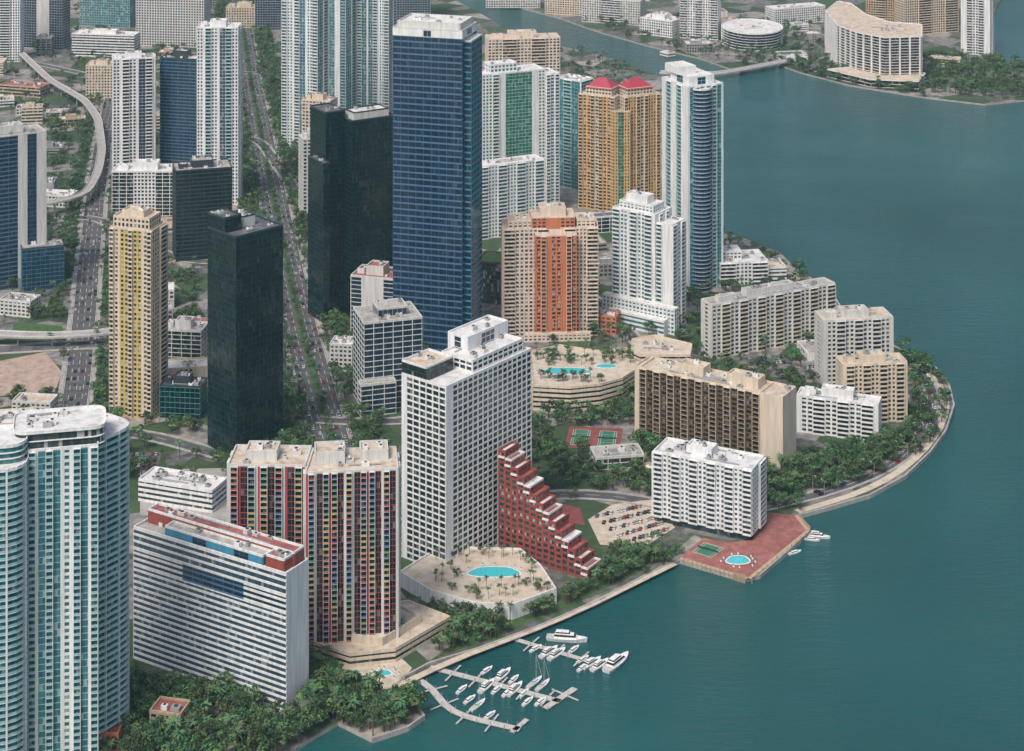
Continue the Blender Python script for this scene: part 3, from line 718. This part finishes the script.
# low-rise infill blocks and parking lots between the towers
LOTS=[]
def filler(px,n,hmax=16):
    poly=[P(*p) for p in px];xs=[p[0] for p in poly];ys=[p[1] for p in poly];t=0;k=0
    while k<n and t<n*25:
        t+=1;c=(random.uniform(min(xs),max(xs)),random.uniform(min(ys),max(ys)))
        if not inpoly(c,poly): continue
        w=random.uniform(14,34);d=random.uniform(12,26);a=0.17+random.choice([0,0,0.1,-0.1]);ca,sa=math.cos(a),math.sin(a)
        def q4(w,d): return [(c[0]+x*ca-y*sa,c[1]+x*sa+y*ca) for x,y in((-w/2,-d/2),(w/2,-d/2),(w/2,d/2),(-w/2,d/2))]
        chk=q4(w+3,d+3)+[c]+q4(w*.5,d*.5)
        if not all(clear(z) for z in chk): continue
        if any(not roadclear(z,4) for z in chk): continue
        k+=1
        if random.random()<0.3:
            qd=q4(w,d);m=MB();m.face([(*z,0.07) for z in qd],ASPH);m.build('parking_lot');FOOT.append(qd);LOTS.append((qd,a))
        else:
            b=Bld(random.choice(['shop_building','office_building','apartment_building']),wall=random.choice([W,OW,CR,GRY,TAN]),glass=random.choice([G_DARK,G_NEUT]),roof=random.choice([R_GRY,R_WHT,R_TAN,R_WHT,R_DRK,R_RED]))
            hh=random.uniform(4,hmax);b.part(q4(w,d),0,hh,[random.choice(['W','R','E','SWS'])],eq=random.randint(3,9))
            if random.random()<.4: b.pent(0.2,0.6,0.2,0.7,3,'S',eq=1)
            b.done()
filler([(-30,60),(95,110),(90,330),(-30,330)],20)
filler([(110,225),(200,225),(200,330),(105,330)],9)
filler([(0,-30),(280,-30),(280,150),(0,150)],34,22)
filler([(235,150),(285,150),(300,330),(255,330)],5)
filler([(95,330),(200,330),(200,470),(85,470)],8)
filler([(300,230),(350,230),(400,430),(330,430)],6,12)
filler([(640,420),(700,480),(640,490),(600,480),(640,440)],2,8)
filler([(560,20),(830,20),(830,80),(700,56),(600,32)],14,14)
filler([(400,-60),(900,-60),(860,5),(500,0)],40,40)
filler([(470,200),(640,230),(640,300),(500,330)],4,14)
filler([(690,340),(830,350),(830,400),(800,380)],3,10)
filler([(-60,395),(60,400),(60,470),(-60,470)],5,10)
filler([(540,60),(660,90),(690,180),(560,130)],5,20)
# ---------------------------------------------------------------- trees
BARK=wallmat('bark',(0.12,0.09,0.06),streak=False)
def leafm(name,c):
    m,n,l,b=nt(name); oi=n.new('ShaderNodeObjectInfo'); hs=n.new('ShaderNodeHueSaturation')
    hs.inputs['Color'].default_value=(*c,1)
    mr=n.new('ShaderNodeMapRange'); mr.inputs['To Min'].default_value=0.65; mr.inputs['To Max'].default_value=1.6; l.new(oi.outputs['Random'],mr.inputs[0]); l.new(mr.outputs[0],hs.inputs['Value'])
    m3=n.new('ShaderNodeMapRange'); m3.inputs['To Min'].default_value=0.465; m3.inputs['To Max'].default_value=0.535; l.new(oi.outputs['Random'],m3.inputs[0]); l.new(m3.outputs[0],hs.inputs['Hue'])
    l.new(hs.outputs[0],b.inputs['Base Color']); b.inputs['Roughness'].default_value=0.7; return m
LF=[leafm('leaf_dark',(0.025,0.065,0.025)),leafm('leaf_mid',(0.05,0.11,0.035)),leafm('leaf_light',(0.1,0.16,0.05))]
PF=[leafm('palm_frond',(0.055,0.12,0.045)),leafm('palm_frond_dry',(0.11,0.14,0.06))]
def cone(q,a,b_,r0,r1,m,n=6):
    a=Vector(a);b_=Vector(b_);d=(b_-a).normalized();s=d.orthogonal().normalized();t=d.cross(s)
    A=[tuple(a+(s*math.cos(k*2*math.pi/n)+t*math.sin(k*2*math.pi/n))*r0) for k in range(n)]
    B=[tuple(b_+(s*math.cos(k*2*math.pi/n)+t*math.sin(k*2*math.pi/n))*r1) for k in range(n)]
    for k in range(n): q.face([A[k],A[(k+1)%n],B[(k+1)%n],B[k]],m)
def broadleaf(i):
    q=MB();hgt_=random.uniform(4,5.5); cone(q,(0,0,-0.2),(0.2,0,hgt_*0.6),0.35,0.22,BARK)
    cl=[]
    for k in range(random.randint(9,12)):
        a=random.uniform(0,6.28);r=random.uniform(0.8,3.6);z=hgt_+random.uniform(-0.8,3.0)*(1-r/6)
        c=(r*math.cos(a),r*math.sin(a),z);cl.append(c)
        if k<6: cone(q,(0.2,0,hgt_*0.55),c,0.16,0.05,BARK,4)
    for c in cl:
        rr=random.uniform(1.1,1.9);m=random.choice(LF)
        for j in range(42):
            v=Vector((random.gauss(0,1),random.gauss(0,1),random.gauss(0,1))).normalized()*rr*random.uniform(0.6,1.05);v.z*=0.75
            p=Vector(c)+v;nrm=(v.normalized()+Vector((random.gauss(0,.5),random.gauss(0,.5),0.5+random.gauss(0,.4)))).normalized()
            s=nrm.orthogonal().normalized();s=(s*math.cos(j)+nrm.cross(s)*math.sin(j));t=nrm.cross(s);z=random.uniform(0.28,0.5)
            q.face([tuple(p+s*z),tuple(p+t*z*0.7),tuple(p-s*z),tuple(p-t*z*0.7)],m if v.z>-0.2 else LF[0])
    o=q.build('broadleaf_tree');me=o.data;bpy.data.objects.remove(o);return me
def palm(i):
    q=MB();hh=random.uniform(7,10);bx=random.uniform(-.8,.8)
    for k in range(4):
        z0=hh*k/4;z1=hh*(k+1)/4;cone(q,(bx*(z0/hh)**2,0,z0-(0.2 if k==0 else 0)),(bx*(z1/hh)**2,0,z1),0.24-k*0.02,0.22-k*0.02,BARK)
    for k in range(20):
        a=k*2.4+random.uniform(-.2,.2);el=random.uniform(-0.35,1.0);L=random.uniform(2.3,3.2);m=random.choice(PF[:1]*3+PF[1:])
        pp=Vector((bx,0,hh));d=Vector((math.cos(a)*math.cos(el),math.sin(a)*math.cos(el),math.sin(el)));sd=Vector((-math.sin(a),math.cos(a),0))
        for s_ in range(4):
            nx=pp+d*L/4;d=(d-Vector((0,0,0.33))).normalized();w0=[0.15,0.45,0.42,0.25][s_];w1=[0.45,0.42,0.25,0.03][s_]
            dr=Vector((0,0,-0.18))
            q.face([tuple(pp),tuple(nx),tuple(nx+sd*w1+dr),tuple(pp+sd*w0+dr)],m);q.face([tuple(nx),tuple(pp),tuple(pp-sd*w0+dr),tuple(nx-sd*w1+dr)],m);pp=nx
    o=q.build('palm_tree');me=o.data;bpy.data.objects.remove(o);return me
TR=[broadleaf(i) for i in range(6)];PL=[palm(i) for i in range(4)]
NT=[0]
def put(me,name,x,y,z=0,s=1.0):
    o=bpy.data.objects.new(name,me);o.location=(x,y,z);o.rotation_euler=(0,0,random.uniform(0,6.28))
    o.scale=(s*random.uniform(.85,1.15),s*random.uniform(.85,1.15),s*random.uniform(.8,1.2));COL.objects.link(o);NT[0]+=1
def tree(p,pp=0.2,s=1.0,z=0,chk=True,rd=True):
    if chk and not clear(p,rd): return
    if random.random()<pp: put(random.choice(PL),'palm_tree',p[0],p[1],z,s)
    else: put(random.choice(TR),'broadleaf_tree',p[0],p[1],z,s)
def area(px,n,pp=0.2,s=1.0):
    n=int(n*1.9)
    poly=[P(*p) for p in px];xs=[p[0] for p in poly];ys=[p[1] for p in poly];k=0;t=0
    while k<n and t<n*8:
        t+=1;p=(random.uniform(min(xs),max(xs)),random.uniform(min(ys),max(ys)))
        if inpoly(p,poly): k+=1;tree(p,pp,s*random.uniform(0.7,1.35))
def along(pts,step,off,pp=0.2,s=1.0,rd=False,jit=1.5):
    acc=0
    for i in range(len(pts)-1):
        a,b_=pts[i],pts[i+1];L=math.dist(a,b_);acc+=L
        if acc>=step:
            acc=0;nx=-(b_[1]-a[1])/L;ny=(b_[0]-a[0])/L
            tree((a[0]+nx*off+random.uniform(-jit,jit),a[1]+ny*off+random.uniform(-jit,jit)),pp,s*random.uniform(.75,1.2),rd=rd)
for o in(-31,-23,-15,15,23,31): along(dense(AVE,5),7 if abs(o)<25 else 9,o,0.12,1.2,jit=2.5)
along(dense(AVE,5),9,0,0.3,0.8,jit=0.6)
for o in(-14,-21,14,21): along(dense(ST2,6),9,o,0.2,jit=3)
area([(95,690),(300,700),(330,722),(300,740),(262,765),(90,765)],150,0.15,1.15)
area([(300,690),(345,690),(420,702),(424,716),(372,738),(335,720),(300,730)],75,0.25,1.05)
area([(300,655),(335,660),(345,690),(300,700)],22,0.2)
area([(425,662),(480,645),(640,572),(655,545),(600,560),(560,600),(440,640)],70,0.5,0.85)
area([(410,600),(440,640),(560,612),(590,590),(500,612)],50,0.6,0.85)
area([(530,420),(650,395),(660,500),(535,500)],170,0.2,1.0)
area([(640,470),(652,440),(640,430),(620,420)],20)
area([(760,470),(905,440),(920,430),(900,465),(850,485),(765,500)],110,0.2)
area([(770,498),(850,488),(905,468),(930,445),(948,415),(945,385),(925,365),(900,360),(915,410),(890,450),(830,480)],120,0.35,0.85)
area([(900,345),(925,362),(935,380),(912,380),(895,350)],24)
area([(600,575),(655,530),(680,560),(650,575)],30,0.5,0.8)
area([(110,255),(200,265),(200,330),(110,330)],70)
area([(40,110),(110,120),(110,210),(40,200)],80)
area([(0,210),(85,210),(80,330),(0,330)],60)
area([(238,150),(300,150),(345,330),(250,330)],80)
area([(100,330),(200,330),(200,480),(75,480)],120)
area([(200,440),(345,440),(345,500),(225,480)],70)
area([(0,0),(280,0),(280,150),(0,150)],260)
area([(-60,395),(110,400),(135,480),(-60,470)],80)
area([(590,290),(700,290),(700,345),(640,345),(500,345),(500,335)],70)
area([(690,330),(830,340),(830,400),(700,370)],60)
area([(700,225),(800,270),(830,300),(700,300)],40)
area([(330,320),(400,340),(480,400),(400,440),(330,430)],70,0.3)
area([(470,340),(540,420),(530,500),(470,500)],30)
area([(640,470),(800,470),(800,515),(760,520),(655,470)],60)
area([(560,20),(830,20),(830,85),(700,58),(600,32)],210,0.3)
area([(915,55),(1060,62),(1070,92),(1024,100),(925,96)],210,0.3,1.15)
area([(780,60),(925,85),(925,97),(850,84),(800,72)],110,0.4,1.1)
area([(590,50),(690,85),(700,130),(640,120),(500,40)],60,0.3)
for i in range(75):
    x=random.uniform(536,632);y=random.choice([random.uniform(349,362),random.uniform(349,366),random.uniform(378,383)]); 
    if y>370: x=random.uniform(540,606)
    p=P(x,y,PODZ); pal=random.random()<.5
    put(random.choice(PL if pal else TR),'palm_tree' if pal else 'broadleaf_tree',p[0],p[1],PODZ,0.68)
for i in range(80):
    p=P(random.uniform(410,550),random.uniform(552,600),7)
    x_=(p[0]-P(494,572,7)[0])/20;y_=(p[1]-P(494,572,7)[1])/15
    if inpoly(p,offset(PD,-2)) and x_*x_+y_*y_>1: pal=random.random()<.7; put(random.choice(PL if pal else TR),'palm_tree' if pal else 'broadleaf_tree',p[0],p[1],7,0.6)
# ---------------------------------------------------------------- vehicles
TYRE=wallmat('tyre',(0.02,0.02,0.02),streak=False);CG=wallmat('car_window',(0.02,0.03,0.035),rough=0.1,streak=False)
def car(m):
    q=MB()
    prof=[(-2.2,0.35),(2.2,0.35),(2.25,0.7),(1.2,0.92),(-1.9,0.98),(-2.25,0.8)]
    for s_ in(-1,1):
        f=[(x,s_*0.88,z) for x,z in prof]; q.face(f if s_<0 else f[::-1],m)
    for i in range(6):
        a=prof[i];b_=prof[(i+1)%6];q.face([(a[0],-.88,a[1]),(a[0],.88,a[1]),(b_[0],.88,b_[1]),(b_[0],-.88,b_[1])],m)
    lo=[(1.1,.8),(-1.8,.8),(-1.8,-.8),(1.1,-.8)];hi=[(0.4,.62),(-1.3,.62),(-1.3,-.62),(0.4,-.62)]
    for i in range(4):
        j=(i+1)%4;q.face([(*lo[i],.95),(*lo[j],.95),(*hi[j],1.42),(*hi[i],1.42)],CG)
    q.face([(*p,1.42) for p in hi],m)
    for x in(-1.35,1.35):
        for y in(-.9,.9): cone(q,(x,y-.1,.33),(x,y+.1,.33),.33,.33,TYRE,8); 
    o=q.build('car');me=o.data;bpy.data.objects.remove(o);return me
CM=[car(wallmat('paint_'+k,c,rough=0.25,var=0.02,streak=False,metal=0.2)) for k,c in(('white',(.75,.75,.75)),('silver',(.45,.46,.48)),('black',(.02,.02,.025)),('red',(.4,.03,.03)),('blue',(.05,.1,.3)),('grey',(.15,.15,.16)))]
def putcar(x,y,a,z,name='car'):
    o=bpy.data.objects.new(name,random.choice(CM[:3]+CM));o.location=(x,y,z);o.rotation_euler=(0,0,a);COL.objects.link(o)
for pts,offs,z in((AVE,(-9.5,-5.5,5.5,9.5),0.035),(ST2,(-7,-2.5,2.5,7),0.04),(SH,(-2,2),0.27)):
    dp=dense(pts,8)
    for o in offs:
        for i in range(len(dp)-1):
            if random.random()<0.4:
                a,b_=dp[i],dp[i+1];L=math.dist(a,b_);putcar(a[0]-(b_[1]-a[1])/L*o,a[1]+(b_[0]-a[0])/L*o,math.atan2(b_[1]-a[1],b_[0]-a[0]),z)
for r_ in range(5):
    a=P(597+r_*7,517+r_*6.5);e=P(650+r_*5,505+r_*6)
    for i in range(15):
        if random.random()<.75:
            t=i/15;putcar(a[0]+(e[0]-a[0])*t,a[1]+(e[1]-a[1])*t,1.3,0.3,'parked_car')
for qd,a in LOTS:
    Lu=math.dist(qd[0],qd[1]);Lv=math.dist(qd[1],qd[2])
    for v in(0.2,0.55,0.85):
        for i in range(int(Lu/2.9)-1):
            if random.random()<.7:
                c=bil(qd,(i+1)*2.9/Lu,v);putcar(c[0],c[1],a+math.pi/2,0.07,'parked_car')
# street lamps
q=MB();cone(q,(0,0,0),(0,0,9),.14,.09,STEEL,6);cone(q,(0,0,9),(2.2,0,9.3),.07,.05,STEEL,5);q.obox((1.9,-.15),(1,0),(0,1),0,.9,0,.3,9.2,9.4,PAINT,back=True)
o=q.build('street_lamp');LM=o.data;bpy.data.objects.remove(o)
for pts,w in((AVE,14),(ST2,10.5),(SH,5)):
    dp=dense(pts,14)
    for i in range(0,len(dp)-1,2):
        a,b_=dp[i],dp[i+1];L=math.dist(a,b_)
        for s_ in(-1,1):
            o=bpy.data.objects.new('street_lamp',LM);o.location=(a[0]-(b_[1]-a[1])/L*w*s_,a[1]+(b_[0]-a[0])/L*w*s_,0.1);o.rotation_euler=(0,0,math.atan2(b_[1]-a[1],b_[0]-a[0])-s_*math.pi/2);COL.objects.link(o)
# ---------------------------------------------------------------- marina
DECK=wallmat('dock_planks',(0.52,0.51,0.48),streak=False)
def dock(px,w=2.4):
    pts=dense([P(*p) for p in px],6);q=MB();ribbon(q,pts,w,-0.9,DECK,thick=0.4)
    for i in range(0,len(pts)-1,1):
        a,b_=pts[i],pts[i+1];L=math.dist(a,b_)
        for s_ in(-1,1):
            q.prism(ngon(a[0]-(b_[1]-a[1])/L*s_*w/2,a[1]+(b_[0]-a[0])/L*s_*w/2,0.16,6),-3,0.5,GRY)
    for i in range(2,len(pts)-1,2):
        a,b_=pts[i],pts[i+1];L=math.dist(a,b_);n_=(-(b_[1]-a[1])/L,(b_[0]-a[0])/L)
        for s_ in(-1,1): ribbon(q,[a,(a[0]+n_[0]*s_*8,a[1]+n_[1]*s_*8)],0.9,-0.905,DECK,thick=0.3)
    q.build('dock')
dock([(505,634),(545,646),(606,664)],2.8);dock([(430,665),(500,683),(560,699)],3.4);dock([(545,706),(575,686)],3.4)
dock([(412,674),(430,680),(442,702),(450,711),(520,727)],3.6);dock([(512,730),(527,717)],2.5)
def yacht(L,fly=True,sail=False):
    q=MB();Wd=L*0.28 if not sail else L*0.25
    st=[(-0.5,.8,0.9),(-0.3,.95,0.9),(0,1,0.95),(0.25,.8,1.05),(0.4,.45,1.2),(0.5,0.02,1.35)]
    fb=L*0.075
    sec=[]
    for x,w,z in st: sec.append([(x*L,-w*Wd/2,z*fb),(x*L*0.96,-w*Wd/2*.75,-.35),(x*L*0.96,w*Wd/2*.75,-.35),(x*L,w*Wd/2,z*fb)])
    for i in range(5):
        a,b_=sec[i],sec[i+1]
        q.face([a[1],b_[1],b_[0],a[0]],W);q.face([a[3],b_[3],b_[2],a[2]],W);q.face([a[0],b_[0],b_[3],a[3]],DECK if i<1 or sail and i<2 else W)
    q.face([sec[0][0],sec[0][3],sec[0][2],sec[0][1]],W)
    def cab(x0,x1,w,z0,z1,sl,m1,m2):
        lo=[(x0*L,-w),(x1*L,-w),(x1*L,w),(x0*L,w)];hi=[(x0*L+sl*.3,-w*.85),(x1*L-sl,-w*.8),(x1*L-sl,w*.8),(x0*L+sl*.3,w*.85)]
        zm=z0+(z1-z0)*.45
        mid=[((l_[0]+h_[0])/2,(l_[1]+h_[1])/2) for l_,h_ in zip(lo,hi)]
        for i in range(4):
            j=(i+1)%4;q.face([(*lo[i],z0),(*lo[j],z0),(*mid[j],zm),(*mid[i],zm)],m1);q.face([(*mid[i],zm),(*mid[j],zm),(*hi[j],z1),(*hi[i],z1)],m2)
        q.face([(*p,z1) for p in hi],m1)
    if sail:
        cab(-0.15,0.22,Wd*.28,fb*.95,fb*.95+.6,.8,W,CG)
        cone(q,(L*.08,0,fb),(L*.08,0,L*1.15),.09,.05,W,5);cone(q,(L*.08,0,fb+1.5),(-L*.36,0,fb+1.4),.2,.16,BLU,5)
        for s_ in(-1,1): cone(q,(L*.08,0,L*1.1),(L*.05,s_*Wd/2,fb),.025,.025,STEEL,3)
        cone(q,(L*.08,0,L*1.1),(L*.48,0,fb*1.3),.06,.09,W,4)
    else:
        cab(-.32,.27,Wd*.36,fb*.95,fb*.95+L*.085,L*.1,W,CG)
        if fly:
            cab(-.28,.1,Wd*.3,fb*.95+L*.086,fb*.95+L*.14,L*.05,W,CG);cone(q,(-L*.1,0,fb+L*.13),(-L*.13,0,fb+L*.23),.12,.05,W,4)
    o=q.build('yacht');me=o.data;bpy.data.objects.remove(o);return me
YM={k:yacht(*v) for k,v in{'big':(21,True),'mid':(14,True),'small':(9,False)}.items()};SB=yacht(12,False,True)
boats=[('big',567,640,-.15),('big',617,664,1.0),('mid',549,653,.9),('mid',557,655,.9),('small',583,660,.9),('mid',592,664,.9),('mid',600,666,.9),('small',574,650,.9),('small',536,649,.9),
 ('small',487,671,1),('mid',503,676,1),('mid',515,690,1),('small',524,694,1),('mid',487,687,1),('small',497,690,1),('small',508,693,1),('sail',535,683,1.0),('sail',478,706,1),('sail',543,686,1),('small',462,690,1),
 ('small',470,700,1),('mid',818,537,-.2),('small',812,540,-.2),('small',795,553,.5),('small',528,702,1),('small',514,680,1),('small',583,668,1.0),('small',490,716,1),('small',541,702,1.0)]
for k,x,y,a in boats:
    p=P(x,y,-1.6);o=bpy.data.objects.new('sailboat' if k=='sail' else('motor_yacht' if k!='small' else 'motorboat'),SB if k=='sail' else YM[k]);o.location=(*p,-1.6);o.rotation_euler=(0,0,a+random.uniform(-.06,.06));COL.objects.link(o)
# ---------------------------------------------------------------- haze
q=MB();q.prism([(-6000,-1500),(6000,-1500),(6000,9000),(-6000,9000)],-30,560,W,bottom=True);ho=q.build('atmospheric_haze')
m=bpy.data.materials.new('haze');m.use_nodes=True;n=m.node_tree.nodes;n.remove(n['Principled BSDF']);v=n.new('ShaderNodeVolumeScatter');v.inputs['Density'].default_value=0.00005;v.inputs['Color'].default_value=(.55,.95,1,1);v.inputs['Anisotropy'].default_value=0.2
m.node_tree.links.new(v.outputs[0],n['Material Output'].inputs['Volume']);ho.data.materials.clear();ho.data.materials.append(m)
# ---------------------------------------------------------------- light, sky, camera
el,sx,sy=math.radians(54),-0.5,-0.86
w=bpy.data.worlds.new('World');scn.world=w;w.use_nodes=True;n=w.node_tree.nodes;l=w.node_tree.links
sk=n.new('ShaderNodeTexSky');sk.sky_type='NISHITA';sk.sun_disc=False;sk.sun_elevation=el;sk.sun_rotation=math.atan2(sx,sy)
sk.air_density=0.8;sk.dust_density=4.0;sk.ozone_density=0.6
l.new(sk.outputs[0],n['Background'].inputs[0]);n['Background'].inputs[1].default_value=0.15
sl=bpy.data.lights.new('sun','SUN');sl.energy=2.3;sl.angle=math.radians(16);sl.color=(1,.98,.92);so=bpy.data.objects.new('sun',sl);COL.objects.link(so)
dv=Vector((sx*math.cos(el),sy*math.cos(el),math.sin(el)));so.rotation_euler=dv.to_track_quat('Z','Y').to_euler();so.location=(0,0,900)
cd=bpy.data.cameras.new('camera');cam=bpy.data.objects.new('camera',cd);COL.objects.link(cam);scn.camera=cam
cam.location=(0,0,H);cam.rotation_euler=(math.radians(90),0,0);cd.sensor_width=36;cd.lens=F*36/1024;cd.shift_y=-725.5/1024;cd.clip_start=1;cd.clip_end=60000
scn.view_settings.view_transform='Standard';scn.view_settings.look='None';scn.view_settings.exposure=0
print('trees',NT[0],'objects',len(bpy.data.objects))
